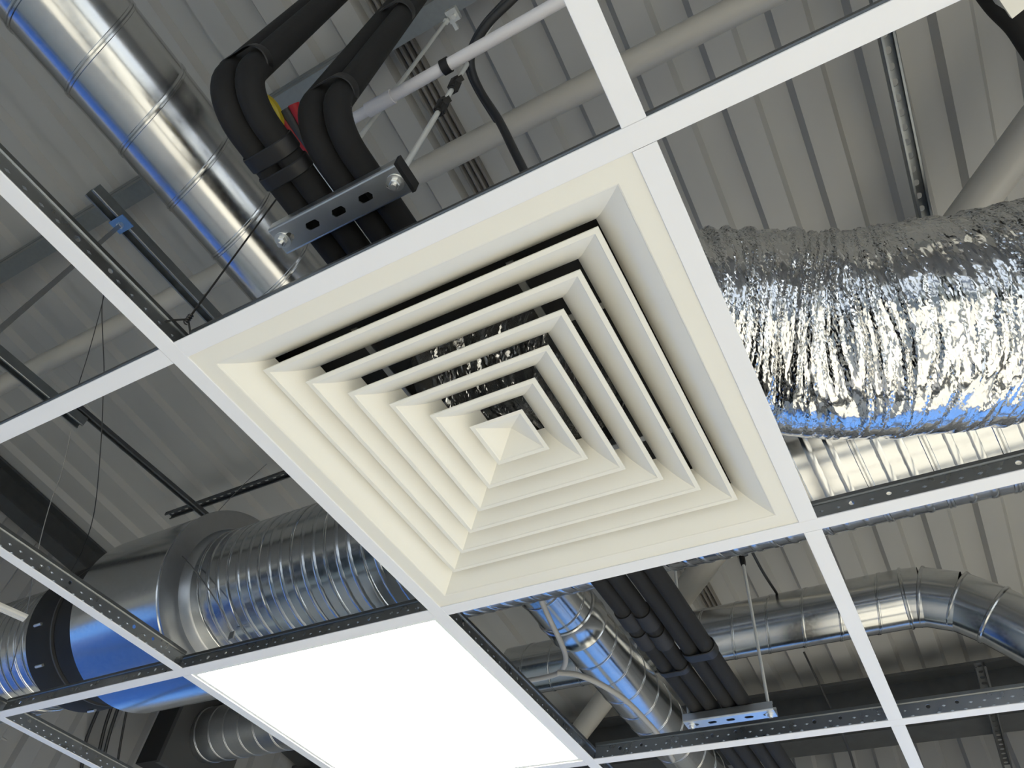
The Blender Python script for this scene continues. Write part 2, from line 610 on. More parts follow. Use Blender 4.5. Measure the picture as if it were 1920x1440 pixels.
# ================================================================ CEILING GRID
def tee(name, axis, fixed, s0, s1, label, cat, group, top=0.038, skip_cap=0.0):
    """inverted T: axis 'y' main tee at x=fixed, axis 'x' cross tee at y=fixed"""
    L = s1 - s0
    mid = (s0 + s1) / 2
    el, ew = (V3((0, 1, 0)), V3((1, 0, 0))) if axis == 'y' else (V3((1, 0, 0)), V3((0, 1, 0)))
    loc = ew * fixed + el * mid
    t = thing(name, loc, label, cat, group)
    o = ew * fixed + el * s0
    hw = 0.012
    gcap = extrude([(-hw, 0.0005), (-hw + 0.0005, 0), (hw - 0.0005, 0), (hw, 0.0005), (hw, 0.0016), (-hw, 0.0016)], o + el * skip_cap, ew, (0, 0, 1), el, L - 2 * skip_cap)
    part('flange', gcap, M['tee_white'], t)
    holes = []
    s = 0.055
    k = 0
    while s < L - 0.04:
        if k % 3 == 0:
            holes.append((s, 0.021, 0.0075, 0.0075))
        elif k % 3 == 1:
            holes.append((s, 0.018, 0.004, 0.010) if False else (s, 0.022, 0.0065, 0.0065))
        s += 0.047 if k % 3 == 0 else 0.075
        k += 1
    web = plate(o - ew * 0.0006, el, (0, 0, 1), ew, L, 0.0016, top - 0.008, 0.0012, holes)
    wb = part('web', web, M['tee_metal'], t)
    bw = 0.0033
    bulb = extrude([(-bw, top - 0.0062), (-bw + 0.0014, top - 0.0080), (bw - 0.0014, top - 0.0080), (bw, top - 0.0062), (bw, top - 0.0008), (bw - 0.0008, top), (-bw + 0.0008, top), (-bw, top - 0.0008)],
                   o, ew, (0, 0, 1), el, L)
    part('bulb', bulb, M['tee_bulb'], t)
    # pressed stitching: two staggered rows of dimples on both faces
    V, F = [], []
    n = int((L - 0.03) / 0.0215)
    for i in range(n):
        for row in (0, 1):
            s = 0.015 + i * 0.0215 + row * 0.01075
            z = 0.0085 if row == 0 else 0.0190
            if any(abs(s - h_[0]) < 0.008 for h_ in holes):
                continue
            for sd in (-1, 1):
                c = o + el * s + ew * (sd * 0.0006) + V3((0, 0, z))
                b0 = len(V)
                V += [tuple(c - el * 0.0036), tuple(c - V3((0, 0, 0.0022))), tuple(c + el * 0.0036), tuple(c + V3((0, 0, 0.0018))), tuple(c + ew * (sd * 0.0011) + V3((0, 0, 0.0008)))]
                F += [(b0 + i0, b0 + (i0 + 1) % 4, b0 + 4) if sd * (1 if axis == 'x' else -1) < 0 else (b0 + (i0 + 1) % 4, b0 + i0, b0 + 4) for i0 in range(4)]
    part('stitching', (V, F), M['tee_metal'], wb, kind='stuff')
    return t


GM, GL, GS = 'main tees of the grid', 'long cross tees of the grid', 'short cross tees of the grid'
C = 0.6
tee('main_tee', 'y', 0.0, -1.2, 2.4, 'white main tee running past the left corner of the diffuser, knotted wire on it', 'ceiling tee', GM)
tee('main_tee', 'y', -2 * C, -1.2, 2.4, 'white main tee with double-lined grey web cutting the bottom left corner', 'ceiling tee', GM)
e = 0.0123
for (lab, v, a, b) in [
    ('white cross tee along the top left edge of the diffuser, running to the top right', 0, 0, 2),
    ('white cross tee left of the diffuser, above the grey ribbed opening', 0, -2, 0),
    ('white cross tee along the lower right edge of the diffuser, past the foil duct', 1, 0, 2),
    ('white cross tee between the big spiral duct and the lit panel', 1, -2, 0),
    ('white cross tee below the group of charcoal pipes, bottom right', 2, 0, 2),
    ('white cross tee at the lower end of the lit panel', 2, -2, 0)]:
    tee('cross_tee', 'x', v * C, a * C + e, b * C - e, lab, 'ceiling tee', GL)
for (lab, u, v) in [
    ('short white cross tee from the top edge down to the diffuser corner', 1, -1),
    ('short white cross tee on the right edge of the diffuser, beside the foil duct', 1, 0),
    ('short white cross tee crossing the elbowed round duct at lower right', 1, 1),
    ('short white cross tee leaving the bottom edge at lower right', 1, 2),
    ('short white cross tee crossing in front of the smooth silencer', -1, 0),
    ('short white cross tee on the left edge of the lit panel', -1, 1)]:
    tee('short_cross_tee', 'y', u * C, v * C + e, (v + 1) * C - e, lab, 'ceiling tee', GS)

# ================================================================ DIFFUSER
DC = V3((0.3, 0.3, 0))
D = thing('air_diffuser', (0.3, 0.3, 0.0017), 'cream square four-way ceiling air diffuser with nested louvre rings', 'air diffuser')


def sq_loft(rings, closed=False):
    """square rings: list of (half size, z)"""
    V, F = [], []
    for h, z in rings:
        V += [(DC.x - h, DC.y - h, z), (DC.x + h, DC.y - h, z), (DC.x + h, DC.y + h, z), (DC.x - h, DC.y + h, z)]
    m = len(rings)
    for i in range(m if closed else m - 1):
        j = (i + 1) % m
        for k in range(4):
            k2 = (k + 1) % 4
            F.append((i * 4 + k, i * 4 + k2, j * 4 + k2, j * 4 + k))
    return V, F


CURVE = []
_u = _w = 0.0
for _k in range(13):                       # blade: about 33 degrees at the lip, curling up to 62 degrees
    CURVE.append((_u, _w))
    _a = math.radians(33 + 29 * (_k / 12) ** 1.6)
    _u += 0.00425 * math.cos(_a)
    _w += 0.00425 * math.sin(_a)
fr_in = [(0.2628 - u * 1.10, 0.0030 + w * 1.06) for u, w in CURVE]
part('face_frame', sq_loft([(0.2975, 0.0017), (0.2650, 0.0017), (0.2634, 0.0022)] + fr_in + [(h + 0.0014, z + 0.0006) for h, z in reversed(fr_in)] + [(0.2975, 0.0040)], True), M['cream'], D, smooth=10)
for i, s in enumerate((0.2262, 0.1884, 0.1506, 0.1128, 0.0755)):
    z = 0.0120
    cv = [(s - 0.0066 - u, z + 0.0010 + w) for u, w in CURVE]
    part('louvre_ring', sq_loft([(s, z), (s - 0.0058, z)] + cv + [(h + 0.0013, zz + 0.0008) for h, zz in reversed(cv[1:])] + [(s - 0.0030, z + 0.0028), (s, z + 0.0020)], True), M['cream'], D, smooth=10)
s, z = 0.0384, 0.0112
V, F = sq_loft([(s, z), (s - 0.0056, z), (s - 0.0066, z + 0.0012)])
V.append((DC.x, DC.y, z + 0.0185))
F += [(8 + k, 8 + (k + 1) % 4, 12) for k in range(4)]
n = len(V)
V += [(DC.x + a_ * (s - 0.004), DC.y + b_ * (s - 0.004), z + 0.0035) for a_, b_ in ((-1, -1), (1, -1), (1, 1), (-1, 1))]
V.append((DC.x, DC.y, z + 0.0205))
F += [(k, n + k, n + (k + 1) % 4, (k + 1) % 4) for k in range(4)] + [(n + (k + 1) % 4, n + k, n + 4) for k in range(4)]
part('centre_pyramid', (V, F), M['cream'], D)
for dx in (-0.11, 0.11):
    part('support_bar', box(0.3 + dx - 0.0045, 0.3 + dx + 0.0045, 0.09, 0.51, 0.0525, 0.0545), M['galv_dull'], D)
for dy in (-0.11, 0.11):
    part('support_bar', box(0.09, 0.51, 0.3 + dy - 0.0045, 0.3 + dy + 0.0045, 0.0550, 0.0570), M['galv_dull'], D)
# black lined back pan, square to round
NK = 0.150
V, F = [], []
n = 48
for k in range(n):
    th = 2 * math.pi * k / n
    c, s_ = math.cos(th), math.sin(th)
    m_ = 1 / max(abs(c), abs(s_))
    V.append((0.3 + 0.268 * m_ * c, 0.3 + 0.268 * m_ * s_, 0.0045))
for k in range(n):
    th = 2 * math.pi * k / n
    c, s_ = math.cos(th), math.sin(th)
    m_ = 1 / max(abs(c), abs(s_))
    V.append((0.3 + 0.262 * m_ * c, 0.3 + 0.262 * m_ * s_, 0.078))
for k in range(n):
    th = 2 * math.pi * k / n
    V.append((0.3 + NK * math.cos(th), 0.3 + NK * math.sin(th), 0.084))
for k in range(n):
    th = 2 * math.pi * k / n
    V.append((0.3 + NK * math.cos(th), 0.3 + NK * math.sin(th), 0.125))
for i in range(3):
    for k in range(n):
        k2 = (k + 1) % n
        F.append((i * n + k, i * n + k2, (i + 1) * n + k2, (i + 1) * n + k))
part('back_pan', (V, F), M['black'], D)

# ================================================================ LED PANEL
P = thing('light_panel', (-0.3, 0.9, 0.0017), 'square flush light panel glowing white, below the diffuser', 'light panel')


def sqc(cx, cy, rings, closed=True):
    V, F = [], []
    for h, z in rings:
        V += [(cx - h, cy - h, z), (cx + h, cy - h, z), (cx + h, cy + h, z), (cx - h, cy + h, z)]
    m = len(rings)
    for i in range(m if closed else m - 1):
        j = (i + 1) % m
        for k in range(4):
            k2 = (k + 1) % 4
            F.append((i * 4 + k, i * 4 + k2, j * 4 + k2, j * 4 + k))
    return V, F


part('frame', sqc(-0.3, 0.9, [(0.2975, 0.0018), (0.2800, 0.0018), (0.2790, 0.0034), (0.2790, 0.011), (0.2975, 0.011)]), M['led_frame'], P)
part('opal_plate', box(-0.3 - 0.2789, -0.3 + 0.2789, 0.9 - 0.2789, 0.9 + 0.2789, 0.0036, 0.0060), M['led'], P, label='glowing opal plate')
part('back_cover', box(-0.3 - 0.2789, -0.3 + 0.2789, 0.9 - 0.2789, 0.9 + 0.2789, 0.0062, 0.0110), M['led_frame'], P)

# ================================================================ DUCTS
SEAM = [(-0.0065, 0), (-0.005, 0.0022), (-0.0015, 0.0024), (0, 0.0008), (0.0015, 0.0024), (0.005, 0.0022), (0.0065, 0)]
RIB = [(-0.008, 0), (-0.005, 0.0014), (-0.002, 0.0022), (0.002, 0.0022), (0.005, 0.0014), (0.008, 0)]


def duct(name, p0, p1, r, pitch, label, mat='galv', nribs=0, hand=1, phase=0.0, group=None, seg=64):
    p0, p1 = V3(p0), V3(p1)
    t = thing(name, p0, label, 'duct', group)
    L = (p1 - p0).length
    b = part('shell', lathe(p0, p1 - p0, [(0, r - 0.002), (0, r), (L, r), (L, r - 0.002)], seg), M[mat], t, smooth=True)
    part('lock_seam', helix(p0, p1 - p0, r - 0.0002, L - 0.01, pitch, SEAM, phase, 48, hand), M[mat], t, smooth=True)
    for k in range(nribs):
        off = pitch * (k + 1) / (nribs + 1)
        part('stiffening_rib', helix(p0 + (p1 - p0).normalized() * off, p1 - p0, r - 0.0002, L - off - 0.01, pitch, RIB, phase, 48, hand), M[mat], t, smooth=True)
    return t


# D1: round spiral duct along y above everything
DX, DZ, DR = -0.372, 0.800, 0.108
t = duct('spiral_duct', (DX, -1.6, DZ), (DX, 4.05, DZ), DR, 0.137,
         'shiny galvanised round spiral duct running down the top left past the black pipes', hand=1, phase=0.6)
yj = 1.83
part('coupling', lathe((DX, yj - 0.06, DZ), (0, 1, 0), [(0, DR), (0.0, DR + 0.003), (0.006, DR + 0.006), (0.012, DR + 0.003), (0.06, DR + 0.004),
                                                       (0.108, DR + 0.003), (0.114, DR + 0.006), (0.12, DR + 0.003), (0.12, DR)], 64), M['galv'], t, smooth=True)

# big duct along x with silencer
BY, BZ, BR, AR = 0.9445, 0.4734, 0.193, 0.260
duct('large_spiral_duct', (-0.985, BY, BZ), (4.0, BY, BZ), BR, 0.109,
     'large ribbed galvanised spiral duct behind the diffuser, right of the silencer', nribs=2, hand=1, phase=0.4, group='large ribbed ducts', seg=96)
duct('large_spiral_duct', (-3.2, BY, BZ), (-1.645, BY, BZ), BR, 0.109,
     'large ribbed galvanised spiral duct at the far left edge, beyond the black ring', nribs=2, hand=1, phase=0.1, group='large ribbed ducts', seg=96)
A = thing('duct_silencer', (-1.2, BY, BZ), 'fat smooth galvanised duct silencer with flat end rim, left of the ribbed duct', 'silencer')
part('shell', lathe((-1.385, BY, BZ), (1, 0, 0), [(0, BR), (0, AR - 0.006), (0.004, AR), (0.352, AR), (0.356, AR - 0.003)], 96), M['galv'], A, smooth=30)
part('end_plate', lathe((-1.029, BY, BZ), (1, 0, 0), [(0, AR - 0.003), (0.006, AR + 0.003), (0.012, AR + 0.003), (0.014, AR - 0.008), (0.012, AR - 0.02), (0.014, BR + 0.012), (0.040, BR + 0.004), (0.044, BR)], 96), M['galv_dull'], A, smooth=30)
part('rubber_collar', lathe((-1.640, BY, BZ), (1, 0, 0), [(0, BR), (0, BR + 0.030), (0.085, BR + 0.030), (0.10, BR + 0.024), (0.12, BR + 0.020), (0.13, BR + 0.026), (0.25, BR + 0.026), (0.254, BR)], 96), M['black'], A, smooth=30)
part('collar_hoop', lathe((-1.530, BY, BZ), (1, 0, 0), [(0, BR + 0.02), (0, BR + 0.0285), (0.006, BR + 0.0285), (0.006, BR + 0.02)], 96), M['darkgrey'], A)
for th in (202, 232, 262, 290):
    e_ = V3((0, math.cos(math.radians(th)), math.sin(math.radians(th))))
    c = V3((-1.585, BY, BZ)) + e_ * (BR + 0.033)
    part('bolt', cyl(c - V3((0.016, 0, 0)), c + V3((0.016, 0, 0)), 0.0045, 10), M['bright'], A)

# duct along x at lower right with segmented elbow
HY, HZ, HR = 2.50, 1.03, 0.108
t = duct('cross_duct', (-1.0, HY, HZ), (0.70, HY, HZ), HR, 0.137,
         'horizontal galvanised round duct with a segmented elbow at its right end, lower right', mat='galv', hand=-1)
p = V3((0.70, HY, HZ))
segs = [(p, V3((1, 0, 0)))]
dirs = []
for k in range(4):
    an = math.radians([7, 22, 38, 45][k])
    dirs.append(V3((math.cos(an), 0.12 * k * 0.4, -math.sin(an))).normalized())
path = [p]
for k, dd in enumerate(dirs):
    path.append(path[-1] + dd * (0.055 if k == 0 else 0.115 if k < 3 else 0.7))
for k in range(len(path) - 1):
    a_, b_ = path[k], path[k + 1]
    dd = b_ - a_
    nm = 'elbow_segment' if k < 3 else 'drop_pipe'
    part(nm, lathe(a_ - dd.normalized() * 0.012, dd, [(0, HR - 0.004), (0, HR), (0.004, HR + 0.005), (0.010, HR + 0.005), (0.014, HR), (dd.length + 0.012, HR)], 64), M['galv'], t, smooth=30)

# dark duct at lower left with black damper
a = at(395, 1378, 0.9)
duct('dark_duct', a, a + V3((1.6, 0.0, 0)), 0.135, 0.10, 'dim round duct leaving a black square flange below the silencer', mat='galv_dull', hand=1)
b = thing('duct_damper', a - V3((0.1, 0, 0)), 'black square damper box at the end of the dim lower left duct', 'damper')
part('casing', box(a.x - 0.22, a.x - 0.03, a.y - 0.20, a.y + 0.20, a.z - 0.20, a.z + 0.20), M['black'], b)
part('flange', box(a.x - 0.03, a.x - 0.002, a.y - 0.225, a.y + 0.225, a.z - 0.225, a.z + 0.225), M['darkgrey'], b)

# ---------------------------------------------------------------- foil flex duct
def value_noise(u, v, nu, nv, seed, wrap_v=True):
    r = np.random.default_rng(seed)
    g = r.random((nu + 2, nv + (0 if wrap_v else 2)))
    x = u * nu
    y = v * nv
    xi = np.floor(x).astype(int)
    yi = np.floor(y).astype(int)
    fx = x - xi
    fy = y - yi
    xi = np.clip(xi, 0, nu)
    if wrap_v:
        y0 = yi % nv
        y1 = (yi + 1) % nv
    else:
        y0 = np.clip(yi, 0, nv)
        y1 = y0 + 1
    a = g[xi, y0] * (1 - fx) + g[xi + 1, y0] * fx
    b_ = g[xi, y1] * (1 - fx) + g[xi + 1, y1] * fx
    return a * (1 - fy) + b_ * fy


def foil(name, pts, R0, label):
    path = spline(pts, 40)
    # resample evenly
    P_ = np.array([tuple(p) for p in path])
    seg = np.linalg.norm(np.diff(P_, axis=0), axis=1)
    cum = np.concatenate([[0], np.cumsum(seg)])
    L = cum[-1]
    NU, NV = 1100, 340
    ss = np.linspace(0, L, NU)
    C_ = np.stack([np.interp(ss, cum, P_[:, i]) for i in range(3)], 1)
    fr_ = frames([tuple(c) for c in C_])
    Nn = np.array([tuple(f[2]) for f in fr_])
    Bn = np.array([tuple(f[3]) for f in fr_])
    u = (ss / L)[:, None] * np.ones((1, NV))
    v = np.ones((NU, 1)) * (np.arange(NV) / NV)[None, :]
    k = L / 1.2
    # slow skew so that gathers wander round the duct
    w = u + (0.012 * (value_noise(u, v, int(12 * k), 6, 1) - 0.5) + 0.010 * np.sin(v * 6.28 * 2 + u * 21)) / k
    w = np.clip(w, 0, 1)

    def crease(f, nv, seed, ww):
        return np.abs(2 * value_noise(ww, v, int(f * k), nv, seed) - 1)
    w2 = np.clip(w + 0.007 * (value_noise(u, v, int(30 * k), 14, 8) - 0.5) / k, 0, 1)
    w3 = np.clip(w2 + 0.004 * (value_noise(u, v, int(70 * k), 40, 18) - 0.5) / k, 0, 1)
    def fold(f, nv, seed, ww, wd):
        return np.clip(1 - crease(f, nv, seed, ww) / wd, 0, 1)
    h = -0.0040 * crease(30, 3, 2, w) - 0.0034 * crease(64, 4, 3, w2)
    h = h + 0.0048 * fold(52, 4, 21, w2, 0.30) + 0.0040 * fold(95, 5, 22, w3, 0.34) - 0.0036 * fold(80, 6, 23, w3, 0.30)
    h = h + 0.0016 * fold(120, 18, 5, w3, 0.45) - 0.0006 * crease(190, 80, 15, w3)
    mask = np.clip(value_noise(u, v, int(7 * k), 5, 6) * 2.6 - 0.35, 0.35, 1.0)
    h = h * mask + 0.006
    h = h + 0.020 * (value_noise(u, v, int(4 * k), 3, 7) - 0.5)
    Rr = R0 + h
    th = 2 * np.pi * v
    Vv = C_[:, None, :] + Nn[:, None, :] * (Rr * np.cos(th))[..., None] + Bn[:, None, :] * (Rr * np.sin(th))[..., None]
    jit = np.random.default_rng(9).normal(0, 1, (NU, NV))
    Vv = Vv + (fr_np(fr_)[:, None, :] * (jit * 0.0006)[..., None])
    org = Vv.reshape(-1, 3).mean(0)
    me = bpy.data.meshes.new(name)
    idx = np.arange(NU * NV).reshape(NU, NV)
    a_ = idx[:-1, :]
    b_ = np.roll(idx, -1, axis=1)[:-1, :]
    c_ = np.roll(idx, -1, axis=1)[1:, :]
    d_ = idx[1:, :]
    t1 = np.stack([a_, b_, c_], -1).reshape(-1, 3)
    t2 = np.stack([a_, c_, d_], -1).reshape(-1, 3)
    tris = np.concatenate([t1, t2])
    me.vertices.add(NU * NV)
    me.vertices.foreach_set('co', (Vv.reshape(-1, 3) - org).astype(np.float32).ravel())
    me.loops.add(len(tris) * 3)
    me.loops.foreach_set('vertex_index', tris.astype(np.int32).ravel())
    me.polygons.add(len(tris))
    me.polygons.foreach_set('loop_start', (np.arange(len(tris)) * 3).astype(np.int32))
    me.update(calc_edges=True)
    me.materials.append(M['foil'])
    me.polygons.foreach_set('use_smooth', [True] * len(me.polygons))
    me.set_sharp_from_angle(angle=math.radians(12))
    root = thing(name, org, label, 'duct')
    o = bpy.data.objects.new('foil_skin', me)
    o.parent = root
    WO[o] = Vector(org)
    col.objects.link(o)
    return root


def fr_np(fr_):
    return np.array([tuple(f[1]) for f in fr_])


foil('foil_flexible_duct', [(0.30, 0.30, 0.100), (0.30, 0.305, 0.16), (0.345, 0.345, 0.235), (0.46, 0.425, 0.290), (0.60, 0.495, 0.305),
                            (0.72, 0.545, 0.292), (0.85, 0.578, 0.285), (1.0, 0.615, 0.296), (1.2, 0.610, 0.322), (1.5, 0.55, 0.42)], 0.154,
     'crinkled silver foil flexible duct on the right')

# ================================================================ STRUTS AND PIPES
def channel(t, o, el, ew, eh, L, W, H, pitch, slen, swid, lip=0.007, th=0.002, start=None, mat='zinc'):
    """slotted strut: web with real slots, side walls and inturned lips, open towards eh"""
    o, el, ew, eh = V3(o), V3(el), V3(ew), V3(eh)
    holes = []
    s = pitch / 2 if start is None else start
    while s < L - slen * 0.52:
        if s > slen * 0.5:
            holes.append((s, 0.0, slen, swid))
        s += pitch
    part('slotted_web', plate(o, el, ew, eh, L, -W / 2 + 0.003, W / 2 - 0.003, th, holes), M[mat], t)
    c = W / 2
    for sg in (-1, 1):
        pr = [(sg * (c - 0.0031), 0), (sg * (c - 0.0012), 0.0008), (sg * c, 0.003), (sg * c, H - 0.002), (sg * (c - 0.002), H), (sg * (c - lip), H), (sg * (c - lip), H - 0.005),
              (sg * (c - lip + th), H - 0.005), (sg * (c - lip + th), H - th), (sg * (c - th), H - th), (sg * (c - th), 0.004), (sg * (c - 0.0031), th)]
        if sg < 0: pr = pr[::-1]
        part('side_wall', extrude(pr, o, ew, eh, el, L), M[mat], t)


def nut_set(t, c, up=1, r=0.0105):
    """washer, hexagon nut and rod end under a strut"""
    c = V3(c)
    w = part('washer', lathe(c, (0, 0, -up), [(0, 0.003), (0, r), (0.0014, r), (0.0014, 0.003)], 24), M['bright'], t, smooth=30)
    part('nut', lathe(c - V3((0, 0, 0.0014 * up)), (0, 0, -up), [(0, 0.0068), (0.0052, 0.0068), (0.006, 0.006), (0.006, 0.002)], 6), M['bright'], w)
    part('rod_tip', cyl(c, c - V3((0, 0, 0.014 * up)), 0.0036, 12), M['bright'], w, smooth=30)


def rod(name, p0, p1, label, r=0.004, group='threaded rods'):
    t = thing(name, p0, label, 'rod', group)
    part('shaft', cyl(p0, p1, r, 16), M['rod'], t, smooth=30)
    dd = (V3(p1) - V3(p0)).normalized()
    part('top_nut', lathe(V3(p1) - dd * 0.012, dd, [(0, r), (0, 0.0075), (0.007, 0.0075), (0.007, r)], 6), M['bright'], t)
    return t


SZ = 0.181
S1 = thing('strut_channel', (0.2, -0.008, SZ), 'zinc slotted strut channel with black end cap under the black bent pipes', 'strut channel', 'slotted struts carrying pipes')
channel(S1, (0.094, -0.008, SZ), (1, 0, 0), (0, 1, 0), (0, 0, 1), 0.208, 0.041, 0.021, 0.0435, 0.022, 0.011, start=0.0175)
part('end_cap', join(box(0.3005, 0.3055, -0.029, 0.0130, SZ - 0.0005, SZ + 0.0220), box(0.296, 0.3005, -0.0265, 0.0105, SZ + 0.002, SZ + 0.02)), M['black'], S1, label='black plastic end cap')
nut_set(S1, (0.1035, -0.008, SZ), r=0.0112)
nut_set(S1, (0.2885, -0.008, SZ), r=0.0112)
c = at(838, 38, 1.15)
rod('threaded_rod', (0.1045, -0.008, SZ + 0.002), c, 'thin zinc rod rising behind the black bent pipes to a small clamp')
RB = V3((0.2885, -0.008, SZ + 0.002))
RQ = at(858, 150, 0.55) - RB
rod('threaded_rod', RB, RB + RQ * (1.60 / RQ.z), 'thin bright rod with black clips rising from the capped strut end')
bc = thing('beam_clamp', c, 'small zinc clamp at the top of the thin rod beside the black pipes', 'clamp')
part('clamp_body', box(c.x + 0.003, c.x + 0.030, c.y - 0.016, c.y + 0.012, c.z, c.z + 0.022), M['zinc'], bc)
part('clamp_jaw', box(c.x + 0.003, c.x + 0.012, c.y + 0.012, c.y + 0.030, c.z + 0.010, c.z + 0.022), M['zinc'], bc)
part('clamp_screw', cyl((c.x + 0.02, c.y, c.z - 0.012), (c.x + 0.02, c.y, c.z + 0.03), 0.005, 10), M['bright'], bc)


def bend_pipe(x, yv, zh, ztop, R, r, jog):
    """comes down vertically at y=yv, bends onto the strut and runs on in +y"""
    pts = [V3((x, yv, ztop)), V3((x, yv, zh + R + 0.02))]
    for k in range(0, 11):
        a_ = math.pi / 2 * k / 10
        pts.append(V3((x, yv + R - R * math.cos(a_), zh + R - R * math.sin(a_))))
    pts.append(V3((x, 0.06, zh)))
    run = spline([(x, 0.10, zh), (x + jog * 0.15, 0.13, zh), (x + jog * 0.85, 0.20, zh), (x + jog, 0.26, zh), (x + jog, 0.40, zh),
                  (x + jog * 0.85, 0.47, zh), (x + jog * 0.2, 0.56, zh), (x + 0.02, 0.62, zh)], 5)
    pts += run
    pts += [V3((x + 0.022, 0.75, zh)), V3((x + 0.025, 1.0, zh)), V3((x + 0.025, 3.3, zh))]
    return pts


PZ = SZ + 0.021 + 0.0182
PR = 0.0180
plabels = ['outermost left black insulated pipe of the first bent pair', 'inner black insulated pipe of the first bent pair',
           'left black insulated pipe of the second bent pair by the conduit', 'right black insulated pipe of the second bent pair, printed letters on its bend']
pipe_x = (0.1310, 0.1665, 0.2090, 0.2450)
pipe_y = (-0.196, -0.188, -0.116, -0.108)
pipe_R = (0.062, 0.060, 0.060, 0.058)
for i in range(4):
    t = thing('insulated_pipe', (pipe_x[i], -0.008, PZ), plabels[i], 'pipe', 'black insulated pipes on the slotted struts')
    pth = bend_pipe(pipe_x[i], pipe_y[i], PZ, 1.45, pipe_R[i], PR, -0.145)
    part('insulation_sleeve', tube(pth, PR, 24), M['insul'], t, smooth=True)
    last_pipe = t
    # joint sleeves where lengths of insulation meet
    for yj in ((1.02, 1.10) if i < 2 else ()):
        part('joint_sleeve', lathe((pipe_x[i] + 0.025, yj + 0.012 * i, PZ), (0, 1, 0), [(0, PR), (0.0, PR + 0.003), (0.055, PR + 0.0045), (0.06, PR)], 24), M['insul_grey'], t, smooth=True)


# faint lettering printed on the bend of the last pipe
fc = bpy.data.curves.new('print', 'FONT')
fc.body = 'ISSAN'
fc.size = 0.011
fo = bpy.data.objects.new('print', fc)
col.objects.link(fo)
bpy.context.view_layer.update()
fm = bpy.data.meshes.new_from_object(fo.evaluated_get(bpy.context.evaluated_depsgraph_get()))
fv = [tuple(v.co) for v in fm.vertices]
ff = [tuple(p.vertices) for p in fm.polygons]
bpy.data.objects.remove(fo)
wid = max(v[0] for v in fv)
tv = []
for tx, ty, _ in fv:
    ph = math.radians(112) - (ty - 0.004) / PR
    Re = pipe_R[3] + PR * math.cos(math.radians(100))
    a_ = math.radians(36) - (tx - wid / 2) / Re
    cy_, cz_ = pipe_y[3] + pipe_R[3], PZ + pipe_R[3]
    cc_ = V3((pipe_x[3], cy_ - pipe_R[3] * math.cos(a_), cz_ - pipe_R[3] * math.sin(a_)))
    e_ = V3((0, -math.cos(a_), -math.sin(a_))) * math.cos(ph) + V3((1, 0, 0)) * math.sin(ph)
    tv.append(tuple(cc_ + e_ * (PR + 0.0003)))
part('printed_letters', (tv, ff), M['print'], last_pipe, label='faint grey printed letters')


def band(name, c, ax, ew, up, half, r, wdt, label):
    """stadium loop of tape round a pair of pipes"""
    c, ax, ew, up = V3(c), V3(ax).normalized(), V3(ew).normalized(), V3(up).normalized()
    out = []
    for k in range(13):
        a_ = -math.pi / 2 + math.pi * k / 12
        out.append((half + r * math.cos(a_), r * math.sin(a_)))
    for k in range(13):
        a_ = math.pi / 2 + math.pi * k / 12
        out.append((-half + r * math.cos(a_), r * math.sin(a_)))
    n = len(out)
    V, F = [], []
    for s, k_ in ((-wdt / 2, 0.98), (-wdt / 2 + 0.0015, 1.05), (0, 1.055), (wdt / 2 - 0.0015, 1.05), (wdt / 2, 0.98)):
        for u, w in out:
            V.append(tuple(c + ax * s + ew * (u * (1 + (k_ - 1) * 0.5)) + up * (w * k_)))
    for i in range(4):
        for k in range(n):
            k2 = (k + 1) % n
            F.append((i * n + k, i * n + k2, (i + 1) * n + k2, (i + 1) * n + k))
    return solo(name, (V, F), M['tape'], label, 'band', 'tape bands round the pipes', smooth=True)


xa = (pipe_x[0] + pipe_x[1]) / 2
xb = (pipe_x[2] + pipe_x[3]) / 2
ha = (pipe_x[1] - pipe_x[0]) / 2
band('tape_band', (xa, -0.103, PZ), (0, 1, 0), (1, 0, 0), (0, 0, 1), ha, PR + 0.002, 0.022, 'black band round the first pipe pair, upper of the two near the yellow tool')
band('tape_band', (xa, -0.074, PZ), (0, 1, 0), (1, 0, 0), (0, 0, 1), ha, PR + 0.002, 0.018, 'black band round the first pipe pair, lower of the two near the yellow tool')
band('tape_band', (xa, -0.193, PZ + 0.075), (0, 0.2, 1), (1, 0, 0), (0, 1, -0.2), ha, PR + 0.002, 0.018, 'black band round the first pipe pair just above its bend')
band('tape_band', (xb, -0.112, PZ + 0.075), (0, 0.1, 1), (1, 0, 0), (0, 1, -0.1), ha, PR + 0.002, 0.022, 'black band round the second pipe pair just above its bend')
band('tape_band', (xb, -0.112, PZ + 0.46), (0, 0, 1), (1, 0, 0), (0, 1, 0), ha, PR + 0.002, 0.03, 'black band round the second pipe pair near the top edge')
band('tape_band', (xa + 0.025, 1.27, PZ), (0, 1, 0), (1, 0, 0), (0, 0, 1), ha, PR + 0.002, 0.02, 'black band round the left two charcoal pipes at lower right')
band('tape_band', (xb + 0.025, 1.22, PZ), (0, 1, 0), (1, 0, 0), (0, 0, 1), ha, PR + 0.003, 0.03, 'wide black band round the right two charcoal pipes at lower right')

